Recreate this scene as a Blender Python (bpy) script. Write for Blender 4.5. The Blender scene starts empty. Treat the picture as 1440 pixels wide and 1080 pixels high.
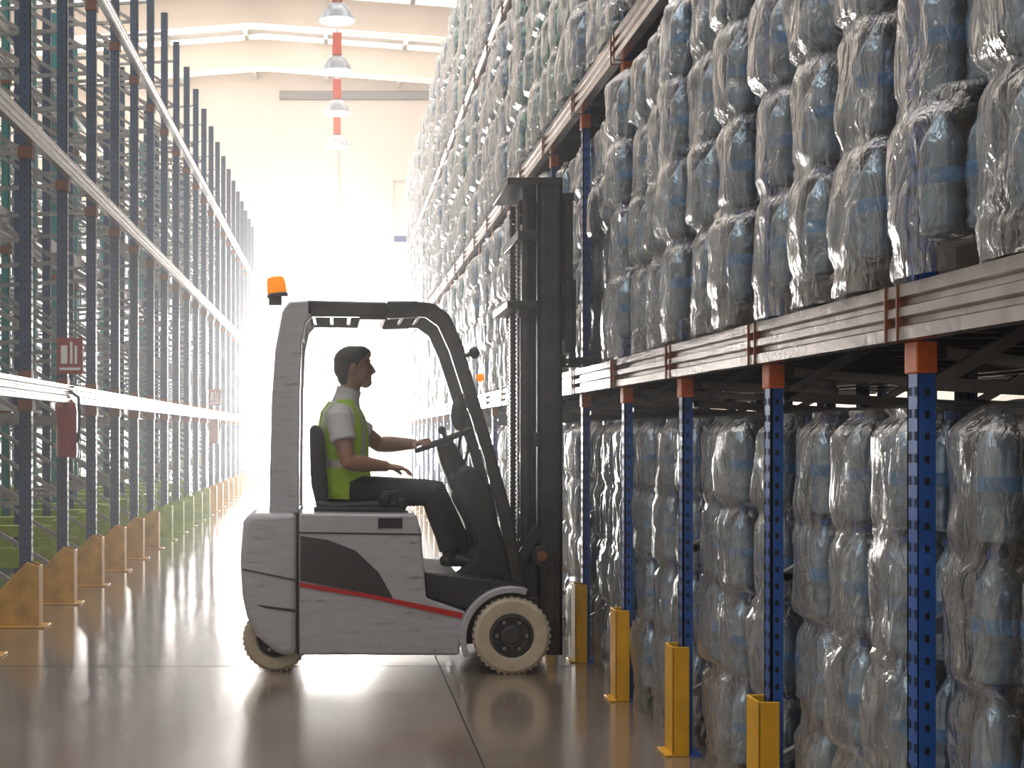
import bpy, bmesh, math, random
from mathutils import Vector, Matrix, noise
from mathutils.bvhtree import BVHTree
random.seed(4)
S = bpy.context.scene
CAMH = 1.33; VX, VY, F = 474.0, 608.0, 2000.0
def P(x, y, Y):
    return Vector(((x-VX)*Y/F, Y, CAMH+(VY-y)*Y/F))

# ------------------------------------------------------------------ materials
def nt(name):
    m = bpy.data.materials.new(name); m.use_nodes = True
    n = m.node_tree
    return m, n, n.nodes['Principled BSDF'], n.nodes['Material Output']
def M(name, col, rough=.5, metal=0., var=0., vscale=6., bump=0., bscale=40., emis=None, estr=0., trans=0., coat=0., spec=None):
    m, n, b, o = nt(name)
    b.inputs['Base Color'].default_value = (*col, 1)
    b.inputs['Roughness'].default_value = rough
    b.inputs['Metallic'].default_value = metal
    b.inputs['Coat Weight'].default_value = coat
    if spec is not None: b.inputs['Specular IOR Level'].default_value = spec
    tc = n.nodes.new('ShaderNodeTexCoord')
    if var > 0:
        t = n.nodes.new('ShaderNodeTexNoise'); t.inputs['Scale'].default_value = vscale; t.inputs['Detail'].default_value = 5
        r = n.nodes.new('ShaderNodeValToRGB')
        r.color_ramp.elements[0].position = .3; r.color_ramp.elements[1].position = .7
        r.color_ramp.elements[0].color = (*[c*(1-var) for c in col], 1)
        r.color_ramp.elements[1].color = (*[min(1, c*(1+var)) for c in col], 1)
        n.links.new(tc.outputs['Object'], t.inputs['Vector']); n.links.new(t.outputs['Fac'], r.inputs['Fac'])
        n.links.new(r.outputs['Color'], b.inputs['Base Color'])
    if bump > 0:
        t2 = n.nodes.new('ShaderNodeTexNoise'); t2.inputs['Scale'].default_value = bscale; t2.inputs['Detail'].default_value = 4
        bp = n.nodes.new('ShaderNodeBump'); bp.inputs['Strength'].default_value = bump; bp.inputs['Distance'].default_value = .01
        n.links.new(tc.outputs['Object'], t2.inputs['Vector']); n.links.new(t2.outputs['Fac'], bp.inputs['Height'])
        n.links.new(bp.outputs['Normal'], b.inputs['Normal'])
    if emis:
        b.inputs['Emission Color'].default_value = (*emis, 1); b.inputs['Emission Strength'].default_value = estr
    if trans > 0:
        tr = n.nodes.new('ShaderNodeBsdfTranslucent'); tr.inputs['Color'].default_value = (*col, 1)
        mx = n.nodes.new('ShaderNodeMixShader'); mx.inputs[0].default_value = trans
        n.links.new(b.outputs[0], mx.inputs[1]); n.links.new(tr.outputs[0], mx.inputs[2]); n.links.new(mx.outputs[0], o.inputs['Surface'])
    return m

m_wall = M('wall_paint', (.55, .48, .42), .8, var=.04, vscale=.4)
m_wall2 = M('wall_panel_white', (.80, .77, .73), .75)
m_conc = M('concrete_girder', (.50, .43, .36), .8, var=.06, vscale=.8)
m_roof = M('roof_sheet', (.85, .85, .84), .6)
m_sky = M('skylight_panel', (.9, .9, .9), .6, emis=(1, .97, .94), estr=3.0)
m_skyf = M('skylight_panel_far', (.9, .9, .9), .6, emis=(1, .97, .94), estr=1.5)
m_purlin = M('purlin_grey', (.42, .40, .38), .6)
m_blue = M('rack_blue', (.015, .10, .42), .38, var=.2, vscale=12, coat=.3)
m_navy = M('rack_navy', (.025, .060, .13), .35, var=.25, vscale=8, coat=.2)
m_teal = M('rack_teal', (.015, .20, .19), .4, var=.2)
m_galv = M('galvanised_steel', (.42, .42, .42), .32, .85, var=.18, vscale=14)
m_chain = M('chain_steel', (.16, .16, .16), .4, .8)
m_beam = M('beam_steel', (.42, .38, .36), .25, .8, var=.25, vscale=9, bump=.15, bscale=30)
m_hole = M('hole_dark', (.008, .01, .015), .7)
m_or = M('connector_orange', (.75, .16, .03), .5, var=.15, vscale=20)
m_orb = M('connector_brown', (.22, .07, .03), .5)
m_yel = M('guard_yellow', (.78, .42, .02), .45, var=.15, vscale=8)
m_amb = M('guard_amber', (.60, .32, .04), .5, var=.25, vscale=8)
m_grn = M('guard_green', (.36, .48, .05), .5, var=.2, vscale=8)
m_rub = M('black_rubber', (.015, .015, .016), .7)
m_dk = M('dark_plastic', (.022, .023, .026), .45, var=.2, vscale=10)
m_dk2 = M('dark_grey_panel', (.05, .05, .055), .3)
m_mast = M('mast_steel', (.05, .05, .052), .35, .5, var=.3, vscale=10)
m_tyre = M('cream_tyre', (.56, .49, .38), .75, var=.12, vscale=14, bump=.2)
m_red = M('stripe_red', (.55, .03, .03), .45)
m_amber = M('beacon_amber', (1., .40, .01), .2, emis=(1, .34, .0), estr=.7, trans=.4)  # beacon itself is unlit; emission imitates backlight glowing through its lens
m_white = M('sign_white', (.85, .85, .85), .5)
m_rsign = M('sign_red', (.30, .02, .02), .5)
m_rext = M('extinguisher_red', (.28, .02, .02), .3, coat=.4)
m_lampo = M('lamp_orange', (.62, .07, .015), .5)
m_lampr = M('lamp_reflector', (.26, .28, .31), .3, .5)
m_wood = M('pallet_dark', (.07, .06, .055), .8, var=.3, vscale=10)
m_seat = M('seat_vinyl', (.03, .03, .035), .5)

def forklift_paint():
    m, n, b, o = nt('forklift_grey_paint')
    tc = n.nodes.new('ShaderNodeTexCoord')
    mp = n.nodes.new('ShaderNodeMapping'); mp.inputs['Scale'].default_value = (5, 5, 26)
    t = n.nodes.new('ShaderNodeTexNoise'); t.inputs['Scale'].default_value = 1.6; t.inputs['Detail'].default_value = 8; t.inputs['Roughness'].default_value = .7
    r = n.nodes.new('ShaderNodeValToRGB')
    e = r.color_ramp.elements
    e[0].position = .31; e[0].color = (.16, .15, .15, 1)
    e[1].position = .40; e[1].color = (.44, .45, .49, 1)
    e2 = e.new(.75); e2.color = (.54, .55, .59, 1)
    n.links.new(tc.outputs['Object'], mp.inputs[0]); n.links.new(mp.outputs[0], t.inputs['Vector'])
    n.links.new(t.outputs['Fac'], r.inputs[0]); n.links.new(r.outputs[0], b.inputs['Base Color'])
    b.inputs['Roughness'].default_value = .34; b.inputs['Coat Weight'].default_value = .3
    return m
m_grey = forklift_paint()

def floor_mat():
    m, n, b, o = nt('polished_concrete')
    tc = n.nodes.new('ShaderNodeTexCoord')
    t = n.nodes.new('ShaderNodeTexNoise'); t.inputs['Scale'].default_value = .9; t.inputs['Detail'].default_value = 9; t.inputs['Roughness'].default_value = .65
    r = n.nodes.new('ShaderNodeValToRGB')
    r.color_ramp.elements[0].position = .3; r.color_ramp.elements[0].color = (.18, .14, .105, 1)
    r.color_ramp.elements[1].position = .72; r.color_ramp.elements[1].color = (.32, .255, .205, 1)
    n.links.new(tc.outputs['Object'], t.inputs['Vector']); n.links.new(t.outputs['Fac'], r.inputs[0]); n.links.new(r.outputs[0], b.inputs['Base Color'])
    t2 = n.nodes.new('ShaderNodeTexNoise'); t2.inputs['Scale'].default_value = 1.2; t2.inputs['Detail'].default_value = 6
    r2 = n.nodes.new('ShaderNodeMapRange'); r2.inputs[1].default_value = .3; r2.inputs[2].default_value = .7; r2.inputs[3].default_value = .17; r2.inputs[4].default_value = .27
    n.links.new(tc.outputs['Object'], t2.inputs['Vector']); n.links.new(t2.outputs['Fac'], r2.inputs[0]); n.links.new(r2.outputs[0], b.inputs['Roughness'])
    b.inputs['Specular IOR Level'].default_value = .9
    b.inputs['Coat Weight'].default_value = .9; b.inputs['Coat Roughness'].default_value = .13
    return m
m_floor = floor_mat()

def film_mat():
    m, n, b, o = nt('shrink_film')
    tc = n.nodes.new('ShaderNodeTexCoord')
    mp = n.nodes.new('ShaderNodeMapping'); mp.inputs['Scale'].default_value = (1, 1, .45)
    t = n.nodes.new('ShaderNodeTexNoise'); t.inputs['Scale'].default_value = 13; t.inputs['Detail'].default_value = 4; t.inputs['Distortion'].default_value = 1.6
    bp = n.nodes.new('ShaderNodeBump'); bp.inputs['Strength'].default_value = .85; bp.inputs['Distance'].default_value = .03
    n.links.new(tc.outputs['Object'], mp.inputs[0]); n.links.new(mp.outputs[0], t.inputs['Vector']); n.links.new(t.outputs['Fac'], bp.inputs['Height'])
    b.inputs['Base Color'].default_value = (.95, .94, .92, 1); b.inputs['Roughness'].default_value = .14; b.inputs['Metallic'].default_value = .88
    n.links.new(bp.outputs[0], b.inputs['Normal'])
    tl = n.nodes.new('ShaderNodeBsdfTranslucent'); tl.inputs['Color'].default_value = (.93, .92, .90, 1); n.links.new(bp.outputs[0], tl.inputs['Normal'])
    m1 = n.nodes.new('ShaderNodeMixShader'); m1.inputs[0].default_value = .25
    n.links.new(b.outputs[0], m1.inputs[1]); n.links.new(tl.outputs[0], m1.inputs[2])
    tr = n.nodes.new('ShaderNodeBsdfTransparent'); tr.inputs[0].default_value = (.95, .97, .985, 1)
    lw = n.nodes.new('ShaderNodeLayerWeight'); lw.inputs['Blend'].default_value = .43; n.links.new(bp.outputs[0], lw.inputs['Normal'])
    mr = n.nodes.new('ShaderNodeMapRange'); mr.inputs[1].default_value = .12; mr.inputs[2].default_value = .80; mr.inputs[3].default_value = .07; mr.inputs[4].default_value = .90
    n.links.new(lw.outputs['Facing'], mr.inputs[0])
    m2 = n.nodes.new('ShaderNodeMixShader'); n.links.new(mr.outputs[0], m2.inputs[0])
    n.links.new(tr.outputs[0], m2.inputs[1]); n.links.new(m1.outputs[0], m2.inputs[2]); n.links.new(m2.outputs[0], o.inputs['Surface'])
    return m
m_film = film_mat()
m_pet = M('bottle_pet', (.22, .31, .39), .07, .55, coat=.9, bump=.35, bscale=22, var=.5, vscale=12)
m_petg = M('bottle_pet_green', (.12, .33, .28), .07, .55, coat=.9, bump=.35, bscale=22, var=.5, vscale=12)
m_label = M('bottle_label_blue', (.10, .24, .44), .2, var=.4, vscale=30)
m_cap = M('bottle_cap_blue', (.05, .12, .35), .4)
m_core = M('bottle_core', (.05, .08, .11), .25, .3, var=.6, vscale=14, bump=.6, bscale=14)

# ------------------------------------------------------------------ builder
class MB:
    def __init__(s): s.v=[]; s.f=[]; s.m=[]; s.lab=[]; s.cur=0
    def add(s, vs, fs, mi=0):
        o=len(s.v); s.v += [tuple(v) for v in vs]; s.lab += [s.cur]*len(vs)
        for f in fs: s.f.append(tuple(i+o for i in f)); s.m.append(mi)
    def box(s, x0,x1,y0,y1,z0,z1, mi=0):
        vs=[(x,y,z) for x in (x0,x1) for y in (y0,y1) for z in (z0,z1)]
        s.add(vs, [(0,1,3,2),(4,6,7,5),(0,4,5,1),(2,3,7,6),(0,2,6,4),(1,5,7,3)], mi)
    def prism(s, poly, y0,y1, mi=0):
        n=len(poly); vs=[(p[0],y0,p[1]) for p in poly]+[(p[0],y1,p[1]) for p in poly]
        fs=[tuple(range(n)), tuple(range(2*n-1,n-1,-1))]+[(i,(i+1)%n,n+(i+1)%n,n+i) for i in range(n)]
        s.add(vs, fs, mi)
    def bar(s, p, q, w, h, mi=0, ref=(0,1,0)):
        p=Vector(p); q=Vector(q); d=(q-p).normalized(); r=Vector(ref)
        a=d.cross(r)
        if a.length<1e-3: a=d.cross(Vector((1,0,0)))
        a.normalize(); b=d.cross(a)
        vs=[]
        for c in (p,q):
            for i,j in ((-1,-1),(1,-1),(1,1),(-1,1)): vs.append(c+a*i*w/2+b*j*h/2)
        s.add(vs, [(0,1,2,3),(7,6,5,4),(0,4,5,1),(1,5,6,2),(2,6,7,3),(3,7,4,0)], mi)
    def tube(s, pts, rad, seg=12, mi=0, ref=(0,1,0)):
        pts=[Vector(p) for p in pts]; n=len(pts); vs=[]; fs=[]
        for i,p in enumerate(pts):
            d=(pts[min(i+1,n-1)]-pts[max(i-1,0)]).normalized(); r=Vector(ref)
            a=(r-d*r.dot(d))
            if a.length<1e-3: a=Vector((1,0,0))-d*d.x
            a.normalize(); b=d.cross(a)
            ra=rad[i]; ra,rb = ra if isinstance(ra,tuple) else (ra,ra)
            for k in range(seg):
                t=2*math.pi*k/seg; vs.append(p+a*ra*math.cos(t)+b*rb*math.sin(t))
        for i in range(n-1):
            for k in range(seg):
                k2=(k+1)%seg; fs.append((i*seg+k,i*seg+k2,(i+1)*seg+k2,(i+1)*seg+k))
        fs.append(tuple(range(seg))); fs.append(tuple((n-1)*seg+k for k in range(seg)))
        s.add(vs, fs, mi)
    def lathe(s, prof, o, axis=(0,0,1), seg=24, mi=0, mis=None, caps=True):
        ax=Vector(axis).normalized(); a=ax.orthogonal().normalized(); b=ax.cross(a); o=Vector(o)
        vs=[]; n=len(prof)
        for r,h in prof:
            for k in range(seg):
                t=2*math.pi*k/seg; vs.append(o+ax*h+(a*math.cos(t)+b*math.sin(t))*max(r,1e-4))
        off=len(s.v); s.v+= [tuple(v) for v in vs]; s.lab += [s.cur]*len(vs)
        for i in range(n-1):
            for k in range(seg):
                k2=(k+1)%seg; s.f.append((off+i*seg+k,off+i*seg+k2,off+(i+1)*seg+k2,off+(i+1)*seg+k)); s.m.append(mis[i] if mis else mi)
        if caps:
            s.f.append(tuple(off+k for k in range(seg))); s.m.append(mis[0] if mis else mi)
            s.f.append(tuple(off+(n-1)*seg+k for k in range(seg))); s.m.append(mis[-1] if mis else mi)
    def ell(s, c, r, mi=0, rot=0, u=16, v=10):
        c=Vector(c); R=Matrix.Rotation(rot,3,'Y'); vs=[]; fs=[]
        for i in range(v+1):
            th=math.pi*(i+.0)/v; th=min(max(th,.02),math.pi-.02)
            for k in range(u):
                t=2*math.pi*k/u
                vs.append(c+R@Vector((r[0]*math.sin(th)*math.cos(t), r[1]*math.sin(th)*math.sin(t), r[2]*math.cos(th))))
        for i in range(v):
            for k in range(u):
                k2=(k+1)%u; fs.append((i*u+k,i*u+k2,(i+1)*u+k2,(i+1)*u+k))
        fs.append(tuple(range(u))); fs.append(tuple(v*u+k for k in range(u)))
        s.add(vs, fs, mi)
    def torus(s, c, R, r, ax, mi=0, U=36, V=10):
        c=Vector(c); ax=Vector(ax).normalized(); a=ax.orthogonal().normalized(); b=ax.cross(a); vs=[]; fs=[]
        for i in range(U):
            t=2*math.pi*i/U; d=a*math.cos(t)+b*math.sin(t)
            for k in range(V):
                p=2*math.pi*k/V; vs.append(c+d*(R+r*math.cos(p))+ax*r*math.sin(p))
        for i in range(U):
            for k in range(V):
                i2=(i+1)%U;k2=(k+1)%V; fs.append((i*V+k,i2*V+k,i2*V+k2,i*V+k2))
        s.add(vs, fs, mi)
    def mesh(s, name, mats, smooth=0, recalc=True):
        me=bpy.data.meshes.new(name); me.from_pydata(s.v,[],s.f)
        for m in mats: me.materials.append(m)
        me.polygons.foreach_set('material_index', s.m)
        if recalc:
            bm=bmesh.new(); bm.from_mesh(me); bmesh.ops.recalc_face_normals(bm, faces=bm.faces); bm.to_mesh(me); bm.free()
        if smooth:
            me.shade_smooth(); me.set_sharp_from_angle(angle=math.radians(smooth))
        me.update(); return me
    def obj(s, name, mats, parent=None, smooth=0, bevel=0, seg=2, recalc=True):
        o=bpy.data.objects.new(name, s.mesh(name, mats, smooth, recalc)); S.collection.objects.link(o)
        if parent: o.parent=parent
        if bevel:
            b=o.modifiers.new('bevel','BEVEL'); b.width=bevel; b.segments=seg; b.limit_method='ANGLE'; b.angle_limit=math.radians(35)
            o.data.shade_smooth(); o.data.set_sharp_from_angle(angle=math.radians(35))
        return o
def empty(name, loc=(0,0,0)):
    e=bpy.data.objects.new(name,None); e.location=loc; S.collection.objects.link(e); e.empty_display_size=.2; return e
def inst(name, me, loc, parent=None, rotz=0):
    o=bpy.data.objects.new(name, me); o.location=loc; o.rotation_euler[2]=rotz; S.collection.objects.link(o)
    if parent: o.parent=parent
    return o

# ------------------------------------------------------------------ room shell
XL,XR,YF,YB = -16., 11., -7., 42.
RX = -2.0
def roofz(x, z=12.0): return z-abs(x-RX)*.075
b=MB(); b.box(XL,XR,YF,YB+12,-.2,0); b.obj('floor',[m_floor])
b=MB()
b.box(XL,XR,8.085,8.093,0,.0006); b.box(.580,.588,YF,YB,0,.0006); b.box(XL,XR,20.1,20.108,0,.0006); b.box(XL,XR,2.0,2.008,0,.0006)
b.obj('trim_floor_joints',[m_hole])
DX0,DX1,DZ=-9.0,.9,4.7
b=MB()
b.box(DX1,XR,YB,YB+.3,0,DZ); b.box(XL,DX0,YB,YB+.3,0,DZ)
b.prism([(XL,DZ),(XR,DZ),(XR,roofz(XR)),(RX,12.0),(XL,roofz(XL))],YB,YB+.3)
b.obj('wall_back',[m_wall])
b=MB(); b.prism([(XL,0),(XR,0),(XR,roofz(XR)),(RX,12.0),(XL,roofz(XL))],YF-.3,YF); b.obj('wall_front',[m_wall])
b=MB(); b.box(XL-.3,XL,YF,YB,0,11.2); b.obj('wall_left',[m_wall2])
b=MB(); b.box(XR,XR+.3,YF,YB,0,11.2); b.obj('wall_right',[m_wall])
b=MB()
for x0,x1 in ((XL,RX),(RX,XR)):
    b.add([(x0,YF,roofz(x0)),(x1,YF,roofz(x1)),(x1,YB,roofz(x1)),(x0,YB,roofz(x0)),(x0,YF,roofz(x0)+.15),(x1,YF,roofz(x1)+.15),(x1,YB,roofz(x1)+.15),(x0,YB,roofz(x0)+.15)],
          [(0,1,2,3),(7,6,5,4),(0,4,5,1),(1,5,6,2),(2,6,7,3),(3,7,4,0)])
b.obj('ceiling',[m_roof])
b=MB()
y=-4.
while y<YB-1:
    for x0,x1 in ((-13,-9.5),(-7.5,-2.6),(-1.4,3.5),(5.,9.)):
        b.add([(x0,y-1.3,roofz(x0)-.03),(x1,y-1.3,roofz(x1)-.03),(x1,y+1.3,roofz(x1)-.03),(x0,y+1.3,roofz(x0)-.03)],[(3,2,1,0)],0 if y<27 else 1)
    y+=4
b.obj('window_skylights',[m_sky,m_skyf],recalc=False)
e=empty('roof_girders')
b=MB(); y=-2.
while y<YB:
    p=[(XL,roofz(XL)-.95),(RX,roofz(RX)-.95),(XR,roofz(XR)-.95),(XR,roofz(XR)-.2),(RX,roofz(RX)-.2),(XL,roofz(XL)-.2)]
    b.prism(p,y-.16,y+.16)
    p=[(XL,roofz(XL)-.95),(RX,roofz(RX)-.95),(XR,roofz(XR)-.95),(XR,roofz(XR)-.8),(RX,roofz(RX)-.8),(XL,roofz(XL)-.8)]
    b.prism(p,y-.26,y+.26)
    y+=4
b.obj('concrete_girder',[m_conc],e)
b=MB()
x=XL+1.
while x<XR:
    b.box(x-.05,x+.05,YF,YB,roofz(x)-.2,roofz(x)-.04); x+=2.1
b.obj('purlins',[m_purlin],e)
b=MB()
b.box(DX1,3.4,YB-.08,YB,5.72,5.80); b.box(DX0,DX1,YB-.08,YB,5.72,5.80)
b.box(1.62,1.66,YB-.06,YB,1.2,8.8); b.box(1.62,3.,YB-.06,YB,8.76,8.80)
b.box(.0,.04,YB-.06,YB,5.8,9.8)
b.box(DX0-.15,DX0,YB-.05,YB,0,DZ+.15); b.box(DX1,DX1+.12,YB-.05,YB,0,DZ+.15); b.box(DX0,DX1,YB-.05,YB,DZ,DZ+.15)
b.obj('trim_conduits',[m_purlin])
b=MB(); b.box(-1.7,3.2,YB-.06,YB,11.15,11.4)
for i in range(8): b.box(-1.7,3.2,YB-.09,YB-.05,11.17+i*.027,11.18+i*.027,1)
b.obj('window_louver',[m_dk2,m_purlin])
b=MB(); b.box(1.52,1.80,YB-.12,YB-.08,2.3,2.66,0); b.box(1.56,1.64,YB-.125,YB-.12,2.5,2.62,1); b.box(1.68,1.76,YB-.125,YB-.12,2.5,2.62,1); b.box(1.56,1.76,YB-.125,YB-.12,2.36,2.44,1)
b.obj('wall_fire_sign',[m_red,m_white])

# ------------------------------------------------------------------ high bay lamps
for k,Y in enumerate((20.8,24.1,27.5,31.1,34.8)):
    e=empty('high_bay_lamp',(0,Y,8.3))
    b=MB()
    b.lathe([(.30,0),(.29,.02),(.26,.12),(.20,.22),(.12,.29),(.07,.32)],(0,0,0),mi=0)
    b.lathe([(.235,.005),(.235,.012)],(0,0,0),mi=1)
    o=b.obj('reflector',[m_lampr,m_white],e,smooth=40)
    b=MB(); b.box(-.09,.09,-.09,.09,.31,.74); b.obj('ballast',[m_lampo],e,bevel=.01)
    b=MB(); b.lathe([(.012,.66),(.012,3.4)],(0,0,0),seg=8); b.lathe([(.05,.74),(.03,.80)],(0,0,0),seg=10); b.obj('rod',[m_galv],e)

# ------------------------------------------------------------------ racks
def frame_mesh(name, mats, H=6.5, D=1.0, sx=1, pw=.075, pd=.07, holes=True):
    b=MB()
    def post(xa):
        x0,x1=sorted((xa, xa+sx*pw))
        t=.008
        b.box(x0,x1,-pd/2,-pd/2+t,0,H); b.box(x0,x1,pd/2-t,pd/2,0,H)
        xf = xa; b.box(min(xf,xf+sx*t),max(xf,xf+sx*t),-pd/2,pd/2,0,H)
        if holes:
            z=.1
            while z<H:
                for yy in (-.017,.017):
                    xs=xa-sx*.001
                    b.add([(xs,yy-.007,z),(xs,yy+.007,z),(xs,yy+.007,z+.022),(xs,yy-.007,z+.022)],[(0,1,2,3)],1)
                xm=(x0+x1)/2
                b.add([(xm-.006,-pd/2-.001,z),(xm+.006,-pd/2-.001,z),(xm+.006,-pd/2-.001,z+.018),(xm-.006,-pd/2-.001,z+.018)],[(0,1,2,3)],1)
                z+=.055
        b.box(x0-.03,x1+.03,-pd/2-.03,pd/2+.03,0,.012)
    post(0); post(sx*(D-pw))
    z=.25; up=True; xa,xb=sx*.05,sx*(D-.05)
    while z+.6<H:
        b.bar((xa,0,z),(xb,0,z+.55) if up else (xb,0,z),.032,.03,2)
        b.bar((xb,0,z+.55),(xa,0,z+.6),.032,.03,2)
        z+=.6
    return b.mesh(name, mats)
LV=[1.69,3.31,4.93]
def beam_prof(x, z, sx):
    d=[(0,0),(0,-.03),(.014,-.036),(.014,-.05),(0,-.056),(0,-.078),(.014,-.084),(.014,-.098),(0,-.104),(0,-.135),(.05,-.135),(.05,0)]
    return [(x+sx*a, z+c) for a,c in d]

RXF=1.45; RP=RXF-.025
posts_R=[3.52+1.19*k for k in range(-2,21)]
rr=empty('pallet_rack')
fm=frame_mesh('upright_frame_blue',[m_blue,m_hole,m_galv],H=6.1,D=1.05,sx=1,pw=.042,pd=.07)
for Y in posts_R:
    inst('upright_frame',fm,(RP,Y,0),rr); inst('upright_frame',fm,(RXF+1.15,Y,0),rr)
Y0,Y1=posts_R[0],posts_R[-1]
b=MB()
for z in LV:
    b.prism(beam_prof(RP-.052,z,1),Y0-.05,Y1+.05)
    b.prism(beam_prof(RXF+1.03,z,-1),Y0-.05,Y1+.05)
    b.prism(beam_prof(RXF+1.15,z,1),Y0-.05,Y1+.05)
    for Y in posts_R:
        b.box(RP-.056,RP,Y-.04,Y-.034,z-.137,z+.002,1)
        b.box(RP-.056,RP,Y+.034,Y+.04,z-.137,z+.002,1)
b.obj('beams',[m_beam,m_orb],rr)
b=MB()
for z in LV:
    for Y in posts_R:
        b.box(RP-.006,RP+.046,Y-.040,Y+.040,z-.215,z-.135,0)
b.obj('beam_connectors',[m_or],rr,bevel=.004)
b=MB()
for z in LV:
    for Y in posts_R[:-1]:
        for k in (.18,.40,.79,1.01):
            b.box(RXF,RXF+2.2,Y+k-.02,Y+k+.02,z-.10,z-.03)
        b.bar((RXF+.06,Y+.05,z-.16),(RXF+1.0,Y+1.1,z-.16),.03,.04)
b.obj('deck_supports',[m_dk2],rr)
b=MB()
for Y in posts_R:
    b.box(RP-.05,RP-.042,Y-.07,Y+.07,0,.45); b.box(RP-.05,RP+.02,Y-.07,Y-.062,0,.45); b.box(RP-.05,RP+.02,Y+.062,Y+.07,0,.45)
    b.box(RP-.08,RP-.045,Y-.08,Y+.08,0,.01)
b.obj('post_guards',[m_yel],rr,bevel=.003)
b=MB(); b.box(RXF-.35,RXF-.02,Y1+.1,Y1+.16,5.0,5.12); b.box(RXF-.08,RXF,Y1+.1,Y1+.2,4.6,5.5); b.obj('end_stop',[m_blue],rr)

# left rack
LXF=-2.09
posts_L=[9.75+1.3*k for k in range(-4,21)]
def left_rack(xf, mat, name_guard=True):
    lr=empty('pallet_rack')
    fm=frame_mesh('upright_frame_navy',[mat,m_hole,m_galv],H=6.5,D=1.0,sx=-1,pw=.08,pd=.08,holes=name_guard)
    for Y in posts_L: inst('upright_frame',fm,(xf,Y,0),lr)
    y0,y1=posts_L[0],posts_L[-1]
    b=MB()
    for z in (LV[0],3.42,5.2):
        b.prism(beam_prof(xf+.055,z,-1),y0-.05,y1+.05)
        b.prism(beam_prof(xf-1.05,z,1),y0-.05,y1+.05)
    b.obj('beams',[m_galv],lr)
    b=MB()
    for z in (LV[0],3.42,5.2):
        for Y in posts_L:
            b.box(xf-.09,xf+.01,Y-.05,Y+.05,z-.215,z-.135)
            b.box(xf-.085,xf+.004,Y-.046,Y+.046,z,z+.06)
    b.obj('beam_connectors',[m_orb],lr)
    if name_guard:
        b=MB()
        for i,Y in enumerate(posts_L):
            mi=0 if i<10 else (1 if i<15 else 2)
            for yy in (Y-.07,Y+.06):
                b.prism([(xf+.05,0),(xf+.05,.42),(xf-.02,.45),(xf-.26,.20),(xf-.26,0)],yy,yy+.012,mi)
            b.box(xf+.045,xf+.06,Y-.07,Y+.072,0,.42,mi)
            b.box(xf-.28,xf+.11,Y-.11,Y+.11,0,.012,mi)
        b.obj('post_guards',[m_amb,m_grn,m_yel],lr,bevel=.004)
        b=MB()
        for k in range(6,15):
            Y=posts_L[k]
            b.box(xf-2.6,xf-.35,Y+.3,Y+.42,.12,.30,0); b.box(xf-2.6,xf-.35,Y+.3,Y+.42,.40,.50,0)
            b.box(xf-.45,xf-.35,Y+.28,Y+.44,0,.55,0); b.box(xf-2.6,xf-2.5,Y+.28,Y+.44,0,.55,0)
        b.obj('low_guard_rails',[m_grn],lr,bevel=.006)
    return lr
lr=left_rack(LXF,m_navy)
left_rack(LXF-1.35,m_teal,False)
left_rack(LXF-2.7,m_navy,False)

for Y in (11.05,23.9+.15):
    e=empty('fire_extinguisher',(LXF+.02,Y-.12,0))
    b=MB(); b.lathe([(.0,.0),(.075,.0),(.08,.03),(.08,.36),(.07,.41),(.03,.45),(.03,.48)],(0,-.04,1.14),mi=0,seg=20); b.obj('bottle',[m_rext],e,smooth=40)
    b=MB(); b.box(-.03,.05,-.06,-.02,1.62,1.65); b.box(-.05,.06,-.055,-.025,1.67,1.685); b.tube([(.03,-.04,1.64),(.09,-.04,1.6),(.10,-.04,1.45),(.085,-.04,1.25)],[.011]*4,8)
    b.box(-.03,.03,.02,.08,1.3,1.4); b.obj('valve_and_hose',[m_dk],e)
    e=empty('extinguisher_sign',(LXF+.03,Y-.07,0))
    b=MB(); b.box(-.10,.10,-.01,0,1.78,2.06,0); b.box(-.07,-.02,-.013,-.01,1.86,2.0,1); b.box(.0,.02,-.013,-.01,1.86,2.03,1); b.box(.035,.055,-.013,-.01,1.86,2.0,1); b.box(-.08,.08,-.013,-.01,1.81,1.83,1)
    b.obj('plate',[m_rsign,m_white],e)

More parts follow.
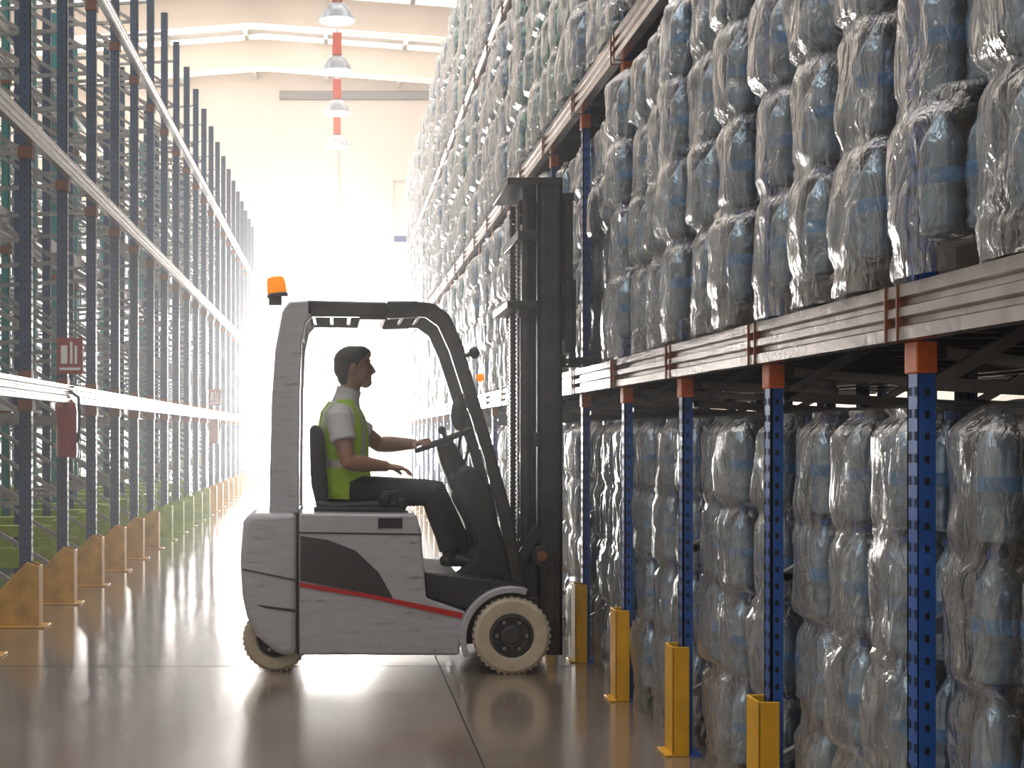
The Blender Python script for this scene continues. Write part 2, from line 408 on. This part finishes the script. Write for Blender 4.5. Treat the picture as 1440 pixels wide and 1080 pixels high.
# ------------------------------------------------------------------ bottle loads
TH=.325; PB=.09
def load_mesh(seed, pitch=.372):
    rnd=random.Random(seed); b=MB()
    for yy in (0.03,.5,.97): b.box(.10,1.0,yy,yy+.1,.02,.07,3)
    for k in range(6): b.box(.10+k*.15,.20+k*.15,.04,1.08,.07,PB,3)
    b.box(.1,1.0,.04,.14,0,.02,3); b.box(.1,1.0,.97,1.07,0,.02,3)
    b.box(.21,1.0,.14,1.05,PB,PB+4*TH-.05,4)
    prof=[(.030,0),(.050,.008),(.053,.025),(.049,.04),(.053,.055),(.053,.07),(.0495,.082),(.053,.095),(.0545,.120),(.0545,.155),(.053,.165),(.050,.185),(.052,.20),(.046,.230),(.029,.260),(.016,.28),(.016,.29),(.019,.291),(.019,.312)]
    mis=[0]*18; mis[8]=1; mis[16]=mis[17]=2
    cols=[]
    for c in range(3):
        off=rnd.uniform(-.03,.03); yc=.01+c*pitch
        cols.append((off,yc))
        for t in range(4):
            sh=rnd.uniform(-.008,.008)
            for dx,dy in ((.135,.066),(.072,.176),(.135,.286),(.25,.066)):
                b.lathe(prof,(dx+off+sh,yc+dy,PB+t*TH+.004),seg=12,mis=mis)
            if c==0:
                for k in range(3,8): b.lathe(prof,(.03+off+k*.112,yc+.066,PB+t*TH+.004),seg=10,mis=mis)
    for c,(off,yc) in enumerate(cols):
        y0=yc; hw=.176+(pitch-.372)*.5; ym=yc+hw; D=.13
        depth0 = .95 if c==0 else .25; depth1=.95 if c==2 else .25
        path=[]
        n0=14 if c==0 else 4
        for i in range(n0): path.append((depth0+(D-depth0)*i/n0+off, y0, 0,-1))
        NA=26
        for i in range(NA+1):
            a=math.pi*i/NA; ca,sa=math.cos(a),math.sin(a)
            pw=lambda v: math.copysign(abs(v)**.8,v)
            ex,ey=D-D*pw(sa), -hw*pw(ca)
            nx,ny=-sa/D,-ca/hw; l=math.hypot(nx,ny)
            path.append((ex+off, ym+ey, nx/l, ny/l))
        for i in range(1,5): path.append((off+D+(depth1-D)*i/4, ym+hw, 0,1))
        NZ=72; Hh=PB+4*TH; vs=[]; n=len(path); sd=rnd.uniform(0,50)
        for j in range(NZ+1):
            z=Hh*j/NZ
            t=((z-PB)/TH)%1. if z>PB else .3
            ti=int((z-PB)/TH) if z>PB else 0
            pinch=-.020*math.exp(-((t-.93)/.09)**2)-.016*math.exp(-((t+.03)/.07)**2)
            top=max(0,(z-(Hh-.08))/.08); pinch-=.05*top**2
            swell=.012*math.sin(ti*2.3+sd)
            for (x,y,nx,ny) in path:
                w=noise.noise(Vector((x*6+sd,y*6+ti*3.1,z*3)))*.020+noise.noise(Vector((x*20,y*20+sd,z*7)))*.015
                d=.012+pinch+swell+w
                if z<PB: d=d*.6+noise.noise(Vector((x*25,y*25,z*20)))*.012
                vs.append((x+nx*d, y+ny*d, z))
        fs=[(j*n+i,j*n+i+1,(j+1)*n+i+1,(j+1)*n+i) for j in range(NZ) for i in range(n-1)]
        b.add(vs,fs,5)
        o=NZ*n; top=[vs[o+i] for i in range(n)]
        cen=[(off+.2+(x-off-.2)*.5, ym+(y-ym)*.5, z+.015) for x,y,z in top]
        b.add(top+cen,[(i,i+1,n+i+1,n+i) for i in range(n-1)],5)
        b.add(cen,[tuple(range(n))],5)
    me=b.mesh('bottle_pallet_mesh',[m_pet,m_label,m_cap,m_wood,m_core,m_film])
    me.shade_smooth(); me.set_sharp_from_angle(angle=math.radians(60))
    return me
loads=[load_mesh(i) for i in range(3)]
loadsu=[load_mesh(i+10,.386) for i in range(3)]
loadsg=[]
for me in loadsu:
    g=me.copy(); g.materials[0]=m_petg; loadsg.append(g)
bays=list(zip(posts_R[:-1],posts_R[1:]))
for li,z in enumerate([0.0]+LV):
    for bi,(a,c) in enumerate(bays):
        dx = random.uniform(-0.03,-.01) if li==0 else random.uniform(-.145,-.125)
        if li==1 and 7.0<a<8.5: dx=-.02      # next to the mast carriage
        green = (li>=2 and bi%5 in (1,2)) or (li==1 and bi>9 and bi%3==0)
        inst('shrink_wrapped_bottle_pallet',(loadsg if green else (loadsu if li else loads))[(bi*2+li)%3],(RXF+.03+dx,a+.037,z+.003))
        if a<12 and li<2: inst('shrink_wrapped_bottle_pallet',loads[(bi+li)%3],(RXF+1.2,a+.045,z+.003))

# ------------------------------------------------------------------ forklift
YN=7.84; YFk=8.86; SC=256.
fx=lambda x:(x-VX)/SC
fz=lambda y:CAMH+(VY-y)/SC
def pp(l): return [(fx(x),fz(y)) for x,y in l]
fk=empty('forklift',(0,0,0))
b=MB()
b.prism(pp([(350,722),(341,735),(337,790),(340,840),(346,868),(358,895),(378,912),(392,923),(417,923),(417,722)]),YN,YFk)
b.obj('counterweight',[m_grey],fk,bevel=.035,seg=4)
b=MB(); b.prism(pp([(341,800),(418,816),(418,818.5),(341,802.5)]),YN-.003,YN+.02); b.prism(pp([(360,851),(415,858),(415,862),(372,856)]),YN-.002,YN+.01)
b.obj('counterweight_seam',[m_dk2],fk)
b=MB()
b.prism(pp([(420,722),(586,724),(593,748),(600,842),(656,862),(646,923),(420,923)]),YN+.004,YFk-.004)
b.obj('body_shell',[m_grey],fk,bevel=.015,seg=3)
b=MB()
b.prism(pp([(422,754),(462,760),(500,775),(533,806),(553,842),(422,817)]),YN-.003,YN+.02); b.obj('side_recess_panel',[m_dk2],fk)
b=MB(); b.prism(pp([(421,820),(520,836),(652,863),(650,871),(520,842),(421,826)]),YN-.002,YN+.02); b.obj('red_stripe',[m_red],fk)
b=MB(); b.prism(pp([(420,748.5),(594,751),(594,753),(420,750.5)]),YN+.0,YN+.02); b.prism(pp([(532,729),(566,729),(566,743),(532,743)]),YN-.002,YN+.02)
b.box(fx(417.5),fx(420),YN+.01,YFk-.01,fz(922),fz(723)); b.obj('hood_seam_and_label',[m_dk],fk)
b=MB()
b.prism(pp([(598,806),(655,812),(735,824),(762,850),(762,905),(650,915),(600,880)]),YN+.17,YFk-.17)
b.prism(pp([(598,806),(655,812),(736,824),(736,838),(660,858),(600,842)]),YN+.03,YFk-.03)
b.obj('front_chassis',[m_dk],fk,bevel=.01)
cx,cy=720,898
def arc(r,a0,a1,n=14): return [(cx+r*math.cos(math.radians(a0+(a1-a0)*i/n)), cy-r*math.sin(math.radians(a0+(a1-a0)*i/n))) for i in range(n+1)]
b=MB()
for y0,y1 in ((YN-.03,YN+.17),(YFk-.17,YFk+.03)):
    b.prism(pp(arc(73,72,202)+arc(64,202,72)),y0,y1)
b.obj('fenders',[m_grey],fk,bevel=.006)
def wheel(X,Y,r,w,parent,nm):
    e=MB(); h=w/2
    prof=[(.55*r,-h*.5),(.56*r,-h*.8),(.60*r,-h*.95),(.72*r,-h),(.9*r,-h*.98),(.98*r,-h*.8),(r,-h*.5),(r,h*.5),(.98*r,h*.8),(.9*r,h*.98),(.72*r,h),(.6*r,h*.95),(.56*r,h*.8),(.55*r,h*.5)]
    e.lathe(prof,(X,Y,r),(0,1,0),seg=48,mi=0,caps=False)
    e.lathe([(.57*r,-h*.6),(.56*r,-h*.86),(.50*r,-h*.90),(.46*r,-h*.55),(.32*r,-h*.5),(.29*r,-h*.85),(.20*r,-h*.92),(.18*r,-h*1.02),(0,-h*1.02)],(X,Y,r),(0,1,0),seg=32,mi=1,caps=False)
    e.lathe([(.56*r,h*.3),(.56*r,h*.6),(0,h*.6)],(X,Y,r),(0,1,0),seg=32,mi=1)
    for k in range(6):
        a=math.pi*k/3; e.lathe([(.011,-h*.72),(.011,-h*.5)],(X+.39*r*math.cos(a),Y,r+.39*r*math.sin(a)),(0,1,0),seg=6,mi=2)
    for k in range(36):
        a=2*math.pi*k/36; c=Vector((X,Y,r))+Vector((math.cos(a),0,math.sin(a)))*(r*.992)
        e.bar(c+Vector((0,-h*.75,0)),c+Vector((0,-h*.2,0)),.014,.014,0,ref=(math.cos(a),0,math.sin(a)))
    return e.obj(nm,[m_tyre,m_dk2,m_galv],parent,smooth=35)
wheel(fx(720)-.0,YN+.04,.211,.16,fk,'front_wheel_near'); wheel(fx(720),YFk-.04,.211,.16,fk,'front_wheel_far')
wheel(-.343,7.97,.180,.14,fk,'rear_wheel_near'); wheel(-.343,8.70,.180,.14,fk,'rear_wheel_far')
b=MB()
rearp=pp([(377,724),(381,560),(386,490),(396,436),(406,422),(440,420),(440,442),(430,452),(424,480),(421,560),(420,724)])
frontp=pp([(585,421),(612,424),(634,440),(652,480),(672,548),(700,640),(722,720),(741,826),(724,826),(706,730),(684,645),(656,560),(634,492),(618,457),(600,444),(585,443)])
for y0,y1 in ((YN+.06,YN+.13),(YFk-.13,YFk-.06)):
    b.prism(rearp,y0,y1,0)
    b.prism(pp([(430,420),(545,423),(545,444),(430,443)]),y0,y1,1)
    b.prism(pp([(545,421),(590,421),(590,444),(545,446)]),y0,y1,1)
    b.prism(frontp,y0,y1,1)
b.obj('overhead_guard_frame',[m_grey,m_mast],fk,bevel=.012,seg=3)
b=MB()
for x in (415,440,466,492,518,544,570,594):
    b.box(fx(x)-.012,fx(x)+.012,YN+.1,YFk-.1,fz(440),fz(427),0)
b.box(fx(506),fx(544),YN+.08,YFk-.08,fz(447),fz(441),0); b.box(fx(398),fx(424),YN+.1,YFk-.1,fz(470),fz(430),0)
b.obj('guard_slats',[m_mast],fk,bevel=.004)
b=MB(); o=P(391,422,7.98)
b.prism([(o.x-.05,o.z-.03),(o.x+.02,o.z-.03),(o.x+.02,o.z+.02),(o.x-.05,o.z+.05)],7.95,8.01,0)
b.lathe([(.058,.015),(.060,.03),(.05,.042),(.05,.042)],o,(-.12,0,1),mi=0)
b.lathe([(.052,.035),(.055,.045),(.052,.10),(.045,.125),(.025,.133),(.0,.134)],o,(-.12,0,1),mi=1)
b.obj('beacon',[m_dk,m_amber],fk,smooth=40)
b=MB()
MX0,MX1=1.125,1.265; ZT=2.75
for ya,s in ((7.98,1),(8.72,-1)):
    y0,y1=sorted((ya,ya+s*.015)); b.box(MX0,MX1,y0,y1,.08,ZT)
    y0,y1=sorted((ya,ya+s*.06)); b.box(MX0,MX0+.02,y0,y1,.08,ZT); b.box(MX1-.02,MX1,y0,y1,.08,ZT)
    y0,y1=sorted((ya+s*.065,ya+s*.08)); b.box(MX0+.03,MX1+.01,y0,y1,.12,ZT+.02)
    y0,y1=sorted((ya+s*.065,ya+s*.11)); b.box(MX0+.03,MX0+.045,y0,y1,.12,ZT+.02); b.box(MX1-.005,MX1+.01,y0,y1,.12,ZT+.02)
    yy=ya-s*.006; y0,y1=sorted((yy,ya)); b.box(MX0+.03,MX0+.045,y0,y1,.2,ZT-.1); b.box(MX1-.045,MX1-.03,y0,y1,.2,ZT-.1)
b.box(.955,1.265,7.97,8.73,ZT-.03,ZT+.01); b.box(.955,1.16,7.98,8.72,2.03,2.07); b.box(1.08,1.13,7.98,8.72,.25,.40); b.box(1.10,1.15,7.98,8.72,1.25,1.33); b.box(1.02,1.13,8.02,8.68,2.42,2.47)
b.obj('mast_channels',[m_mast],fk,bevel=.004)
b=MB()
for y in (8.06,8.64):
    b.lathe([(.034,.3),(.034,2.0),(.02,2.0),(.02,2.70)],(1.07,y,0),seg=14,mi=0)
    b.lathe([(.045,1.98),(.045,2.03)],(1.07,y,0),seg=14,mi=0)
for y in (8.16,8.2,8.50,8.54):
    b.box(1.035,1.045,y-.012,y+.012,.5,2.65,1)
    z=.5
    while z<2.6: b.box(1.03,1.05,y-.015,y+.015,z,z+.012,1); z+=.025
for y in (8.30,8.33,8.36): b.tube([(1.05,y,.4),(1.03,y,1.2),(1.03,y,2.1),(1.06,y,2.62)],[.011]*4,8,2)
for y in (8.18,8.52): b.lathe([(.05,-.02),(.05,.02)],(1.08,y,2.62),(0,1,0),seg=16,mi=0)
b.obj('mast_cylinders_and_chains',[m_mast,m_chain,m_rub],fk,smooth=35)
b=MB()
for y in (8.0,8.66):
    b.bar((fx(715),y,fz(835)),(1.13,y,fz(745)),.06,.05,0); b.lathe([(.055,-.03),(.055,.03)],(1.145,y-.03,fz(785)),(0,1,0),seg=20,mi=0); b.lathe([(.03,-.045),(.03,-.03)],(1.145,y-.03,fz(785)),(0,1,0),seg=20,mi=1)
b.box(1.02,1.13,8.0,8.7,fz(850),fz(800),0)
b.obj('tilt_mounts',[m_dk,m_orb],fk,bevel=.004)
b=MB()
b.box(1.285,1.32,8.0,8.70,1.78,1.86); b.box(1.285,1.32,8.0,8.70,2.10,2.18)
for y in (8.01,8.67): b.box(1.285,1.33,y,y+.03,1.78,2.66)
for y in (8.13,8.25,8.35,8.45,8.57): b.box(1.29,1.32,y,y+.02,2.18,2.66)
b.box(1.275,1.335,8.0,8.70,2.63,2.68)
for y in (8.12,8.50):
    b.box(1.325,1.365,y,y+.10,1.72,2.20); b.prism([(1.325,1.72),(1.325,1.76),(2.35,1.735),(2.35,1.72)],y,y+.10)
b.obj('carriage_and_forks',[m_mast],fk,bevel=.004)
b=MB()
b.prism(pp([(640,668),(660,655),(684,662),(700,690),(708,740),(730,800),(736,826),(640,816),(668,796),(678,770),(664,740),(648,708)]),8.06,8.64)
b.obj('front_cowl',[m_dk],fk,bevel=.03,seg=3)
b=MB()
b.prism([(P(x,y,8.3).x,P(x,y,8.3).z) for x,y in [(612,626),(634,616),(648,640),(664,672),(682,720),(690,775),(662,770),(650,720),(632,684),(618,650)]],8.2,8.4)
b.obj('steering_column',[m_dk],fk,bevel=.03,seg=3)
SW=P(624,619,8.3); al=Vector((.93,0,.37)).normalized(); wn=Vector((-.37,0,.93)).normalized()
b=MB(); b.torus(SW,.17,.014,wn)
for a in (90,210,330):
    d=al*math.cos(math.radians(a))+Vector((0,1,0))*math.sin(math.radians(a)); b.bar(SW-wn*.02,SW+d*.165,.03,.012,0,ref=wn)
b.lathe([(.04,-.05),(.045,.0),(.03,.012)],SW,wn,seg=18)
kn=SW+al*(-.0)+Vector((0,-.165,0)); b.lathe([(.012,0),(.012,.04),(.022,.05),(.022,.075),(.01,.085)],kn,wn,seg=12)
b.obj('steering_wheel',[m_rub],fk,smooth=45)
b=MB()
b.tube([P(640,655,8.12),P(646,625,8.12),P(648,600,8.12)],[.008]*3,8); b.tube([P(652,655,8.2),P(660,630,8.2)],[.008]*2,8); b.ell(P(660,628,8.2),(.016,.016,.02))
b.ell(P(645,582,8.05),(.045,.03,.095)); b.tube([P(645,560,8.05),P(655,545,8.0),P(664,540,7.95)],[.009]*3,8)
b.ell(P(667,496,7.93),(.03,.04,.035)); b.tube([P(655,500,7.93),P(667,496,7.93)],[.012,.012],8)
b.obj('mirrors_and_levers',[m_dk],fk,smooth=50)
b=MB(); b.lathe([(.022,-.015),(.022,.015),(.012,.022)],P(675,531,7.93),(1,-.3,.3),seg=14); b.obj('turn_lamp',[m_amber],fk,smooth=40)
def R8(l): return [(P(x,y,8.3).x,P(x,y,8.3).z) for x,y in l]
b=MB()
b.prism(R8([(436,602),(444,596),(454,604),(458,640),(462,690),(460,712),(446,712),(438,680)]),8.08,8.52)
b.obj('seat_back',[m_seat],fk,bevel=.03,seg=4)
b=MB(); b.prism(R8([(446,700),(470,704),(540,700),(566,696),(572,706),(564,720),(446,722)]),8.06,8.54); b.obj('seat_cushion',[m_seat],fk,bevel=.025,seg=4)
b=MB(); b.prism(pp([(440,716),(560,716),(582,726),(440,726)]),8.02,8.6); b.box(P(535,0,8.08).x,P(560,0,8.08).x,8.02,8.07,P(0,712,8.05).z,P(0,690,8.05).z)
b.lathe([(.035,-.02),(.035,.0),(.02,.005)],P(541,702,8.0),(0,-1,0),seg=18); b.obj('seat_base',[m_dk],fk,bevel=.008)

# ------------------------------------------------------------------ driver
SK,HAIR,SHIRT,TORSO,TROU,SHOE,EYE,LIP,HEAD,EAR=range(10)
h=MB()
def L(lab): h.cur=lab
YC=8.3
L(TORSO)
tor=[(492,708,.12,.17),(487,690,.156,.178),(485,668,.150,.172),(484,645,.144,.168),(483,620,.148,.178),(482,600,.146,.192),(482,582,.130,.197),(485,570,.10,.165)]
h.tube([P(x,y,YC) for x,y,_,_ in tor],[(w,d) for _,_,d,w in tor],24)
L(SHIRT)
h.tube([P(485,576,YC),P(487,562,YC),P(490,551,YC)],[(.15,.095),(.10,.078),(.068,.068)],20)
h.tube([P(488,558,YC),P(491,547,YC)],[(.074,.074),(.074,.074)],18)
L(SK)
h.tube([P(488,565,YC),P(492,548,YC),P(495,530,YC)],[.062,.060,.060],16)
L(HEAD)
h.ell(P(497,514,YC),(.094,.074,.095),rot=-.15)
h.ell(P(507,522,YC),(.068,.060,.086),rot=-.1)
h.ell(P(493,506,YC),(.100,.080,.082),rot=-.2); h.ell(P(485,517,YC),(.066,.076,.075),rot=.2); h.ell(P(507,497,YC),(.064,.064,.044),rot=.1); h.ell(P(484,532,YC),(.04,.055,.04))
L(SK)
h.ell(P(514,537.5,YC),(.038,.038,.034))
h.ell(P(503,536,YC),(.05,.055,.034),rot=-.2)
h.tube([P(519,511,YC),P(524,519,YC),P(526,522.5,YC),P(522,525.5,YC)],[.009,.012,.014,.010],10)
h.ell(P(517.5,507.5,YC),(.016,.046,.011))
for s in (-1,1):
    h.ell(P(512.5,521,YC)+Vector((0,s*.036,0)),(.024,.022,.022))
L(EAR)
for s in (-1,1):
    h.ell(P(496,519,YC)+Vector((0,s*.078,0)),(.019,.012,.032),rot=.2)
L(LIP); h.ell(P(520.5,531,YC),(.011,.022,.0085))
L(EYE)
for s in (-1,1): h.ell(P(515.8,513.2,YC)+Vector((0,s*.033,0)),(.010,.012,.0065))
L(HAIR)
for s in (-1,1):
    h.ell(P(517,507.5,YC)+Vector((0,s*.033,0)),(.010,.017,.0045))
def hand(w,d,n,t,curl,thumbc=.4):
    d=Vector(d).normalized(); n=Vector(n); n=(n-d*n.dot(d)).normalized(); t=Vector(t); t=(t-d*t.dot(d)-n*t.dot(n)).normalized()
    h.tube([w-d*.02,w,w+d*.03,w+d*.065,w+d*.09],[(.026,.020),(.028,.019),(.038,.018),(.043,.016),(.040,.012)],14,ref=t)
    for (o,ln,r),c in zip(((.0335,.070,.0086),(.0115,.079,.0088),(-.0110,.073,.0084),(-.0325,.057,.0076)),curl):
        p=w+d*.082+t*o; pts=[w+d*.05+t*o*.85,p]; ang=0; dd=d
        for k,(fr) in enumerate((.45,.32,.23)):
            ang+=c[k]; dd=d*math.cos(ang)+n*math.sin(ang)+t*(o*1.2); pts.append(pts[-1]+dd.normalized()*ln*fr)
        h.tube(pts,[.010,r*1.12,r,r*.95,r*.75],10,ref=t)
    p=w+d*.022+t*.028; a=(d*.55+t*.75+n*.3).normalized(); p1=p+a*.038; a2=(d*.85+t*.35+n*thumbc).normalized(); p2=p1+a2*.03; a3=(d*.9+t*.05+n*(thumbc+.3)).normalized()
    h.tube([w+d*.012+t*.01,p,p1,p2,p2+a3*.024],[.016,.016,.0115,.0105,.008],10,ref=n)
sh=P(477,588,8.10); el=P(489,650,8.03); wr=P(545,656,8.13)
L(SK)
h.tube([sh,sh.lerp(el,.5),el.lerp(sh,.12),el,el.lerp(wr,.1),el.lerp(wr,.35),el.lerp(wr,.75),wr],[.054,.053,.048,.046,.048,.048,.035,.029],16)
hand(wr,(1,-.02,-.12),(0,0,-1),(0,1,0),[(.25,.3,.25),(.28,.35,.25),(.32,.35,.3),(.38,.4,.3)])
L(SHIRT)
h.tube([P(480,575,8.14),sh,sh.lerp(el,.3),sh.lerp(el,.52)],[.055,.074,.073,.076],18)
al2=math.radians(127); rad=al*math.cos(al2)+Vector((0,1,0))*math.sin(al2); Rm=SW+rad*.17
wr2=Rm+rad*.075+wn*.034; sh2=P(487,590,8.50); el2=P(533,625,8.60)
L(SK)
h.tube([sh2,sh2.lerp(el2,.5),el2.lerp(sh2,.12),el2,el2.lerp(wr2,.12),el2.lerp(wr2,.35),el2.lerp(wr2,.75),wr2],[.052,.050,.048,.046,.048,.048,.036,.029],16)
dd=-rad; hand(wr2,dd+wn*.0,-wn,dd.cross(wn),[(.9,1.2,.9),(.9,1.2,.9),(.95,1.2,.9),(1.,1.2,.9)],.9)
L(SHIRT)
h.tube([P(484,576,8.46),sh2,sh2.lerp(el2,.35),sh2.lerp(el2,.58)],[.05,.068,.067,.070],18)
L(TROU)
for (hp,kn,an,sy) in ((P(495,692,8.20),P(606,694,8.13),P(632,772,8.14),8.14),(P(495,692,8.40),P(612,690,8.50),P(652,770,8.47),8.47)):
    h.tube([hp,hp.lerp(kn,.3),hp.lerp(kn,.7),kn.lerp(hp,.08),kn+Vector((.01,0,-.0)),kn.lerp(an,.12)],[.096,.092,.077,.070,.066,.062],18)
    h.tube([kn+Vector((0,0,.01)),kn.lerp(an,.15),kn.lerp(an,.45),kn.lerp(an,.8),an],[.062,.064,.062,.056,.060],16)
    L(SHOE)
    h.tube([an+Vector((0,0,.03)),an+Vector((.0,0,-.02)),an+Vector((.01,0,-.055))],[.04,.042,.042],14)
    zf=an.z-.078
    h.tube([Vector((an.x-.055,sy,zf+.005)),Vector((an.x-.03,sy,zf+.012)),Vector((an.x+.05,sy,zf+.016)),Vector((an.x+.12,sy,zf+.006)),Vector((an.x+.185,sy,zf-.002)),Vector((an.x+.21,sy,zf-.004))],[(.025,.02),(.036,.036),(.040,.040),(.046,.030),(.038,.022),(.018,.012)],16)
    L(TROU)
src=h.mesh('driver_src',[m_seat]); so=bpy.data.objects.new('driver_src',src); S.collection.objects.link(so)
rm=so.modifiers.new('r','REMESH'); rm.mode='VOXEL'; rm.voxel_size=.0047; rm.use_smooth_shade=True
sm=so.modifiers.new('s','SMOOTH'); sm.factor=.5; sm.iterations=2
dg=bpy.context.evaluated_depsgraph_get(); me=bpy.data.meshes.new_from_object(so.evaluated_get(dg))
bpy.data.objects.remove(so)
me.name='driver_body'; me.materials.clear()
dm=[M('skin',(.34,.19,.13),.5),M('hair_dark',(.018,.013,.010),.6,bump=.6,bscale=90),M('polo_white',(.66,.67,.70),.8,bump=.5,bscale=14,trans=.15),
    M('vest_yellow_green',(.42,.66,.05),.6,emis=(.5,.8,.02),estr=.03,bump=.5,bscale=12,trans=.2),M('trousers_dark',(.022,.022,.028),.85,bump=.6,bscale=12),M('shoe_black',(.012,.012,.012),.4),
    M('eye_dark',(.02,.015,.012),.2),M('lips',(.30,.12,.10),.5),M('vest_reflective',(.70,.72,.72),.35,.3)]
for m in dm: me.materials.append(m)
trees={}
for lab in range(10):
    fs=[f for f in h.f if h.lab[f[0]]==lab]
    if fs: trees[lab]=BVHTree.FromPolygons(h.v, fs)
SHN=P(478,590,8.10)
for p in me.polygons:
    c=p.center; bd=9; lab=0
    for l,t in trees.items():
        hit=t.find_nearest(c, min(bd,.05))
        if hit[0] is not None and hit[3]<bd: bd=hit[3]; lab=l
    px=VX+(c.x*F/YC); py=VY-(c.z-CAMH)*F/YC
    if lab==TORSO:
        dsh=math.hypot(c.x-SHN.x,(c.z-SHN.z)*.8); ay=abs(c.y-YC)
        if ay>.135 and dsh<.085: lab=SHIRT
        elif py>700: lab=TROU
        elif 646<py<657: lab=8
        elif .095<ay<.125 and py<646: lab=8
        elif px>500 and ay<.018+max(0,(600-py))*.001: lab=SHIRT
    elif lab==SHIRT and abs(c.y-YC)<.15 and 562<py and abs(c.y-YC)>.085: lab=TORSO
    elif lab==HEAD or (lab==SK and py<545 and px<500 and abs(c.y-YC)<.09):
        if py<518: hair = px<517-(py-497)*.85
        else: hair = px<491-(py-518)*.15 and py<541
        lab=HAIR if hair else SK
    elif lab==EAR: lab=SK
    p.material_index=lab if lab<9 else 0
me.shade_smooth()
dr=empty('forklift_driver'); o=bpy.data.objects.new('body',me); S.collection.objects.link(o); o.parent=dr

# ------------------------------------------------------------------ lights / world with scatter haze added to imitate bloom from the door
w=bpy.data.worlds.new('World'); S.world=w; w.use_nodes=True
wt=w.node_tree
bg=wt.nodes['Background']; bg.inputs[0].default_value=(1,.98,.95,1); bg.inputs[1].default_value=2.
vs=wt.nodes.new('ShaderNodeVolumeScatter'); vs.inputs['Density'].default_value=.0068; vs.inputs['Anisotropy'].default_value=.8
wt.links.new(vs.outputs[0],wt.nodes['World Output'].inputs['Volume'])
def area(name,loc,rot,sx,sy,power,col=(1,1,1)):
    l=bpy.data.lights.new(name,'AREA'); l.shape='RECTANGLE'; l.size=sx; l.size_y=sy; l.energy=power; l.color=col
    o=bpy.data.objects.new(name,l); o.location=loc; o.rotation_euler=rot; S.collection.objects.link(o); return o
area('dock_door_daylight',((DX0+DX1)/2,YB+.15,DZ/2),(-math.pi/2,0,0),DX1-DX0,DZ,13500,(1,.96,.91))

cam=bpy.data.cameras.new('Camera'); co=bpy.data.objects.new('Camera',cam); S.collection.objects.link(co)
co.location=(0,0,CAMH); co.rotation_euler=(math.pi/2,0,0)
cam.sensor_width=36; cam.lens=F/1440*36; cam.shift_x=(720-VX)/1440; cam.shift_y=(VY-540)/1440; cam.clip_end=200; cam.clip_start=.05
S.camera=co
S.view_settings.view_transform='Standard'; S.view_settings.look='None'; S.view_settings.exposure=.12
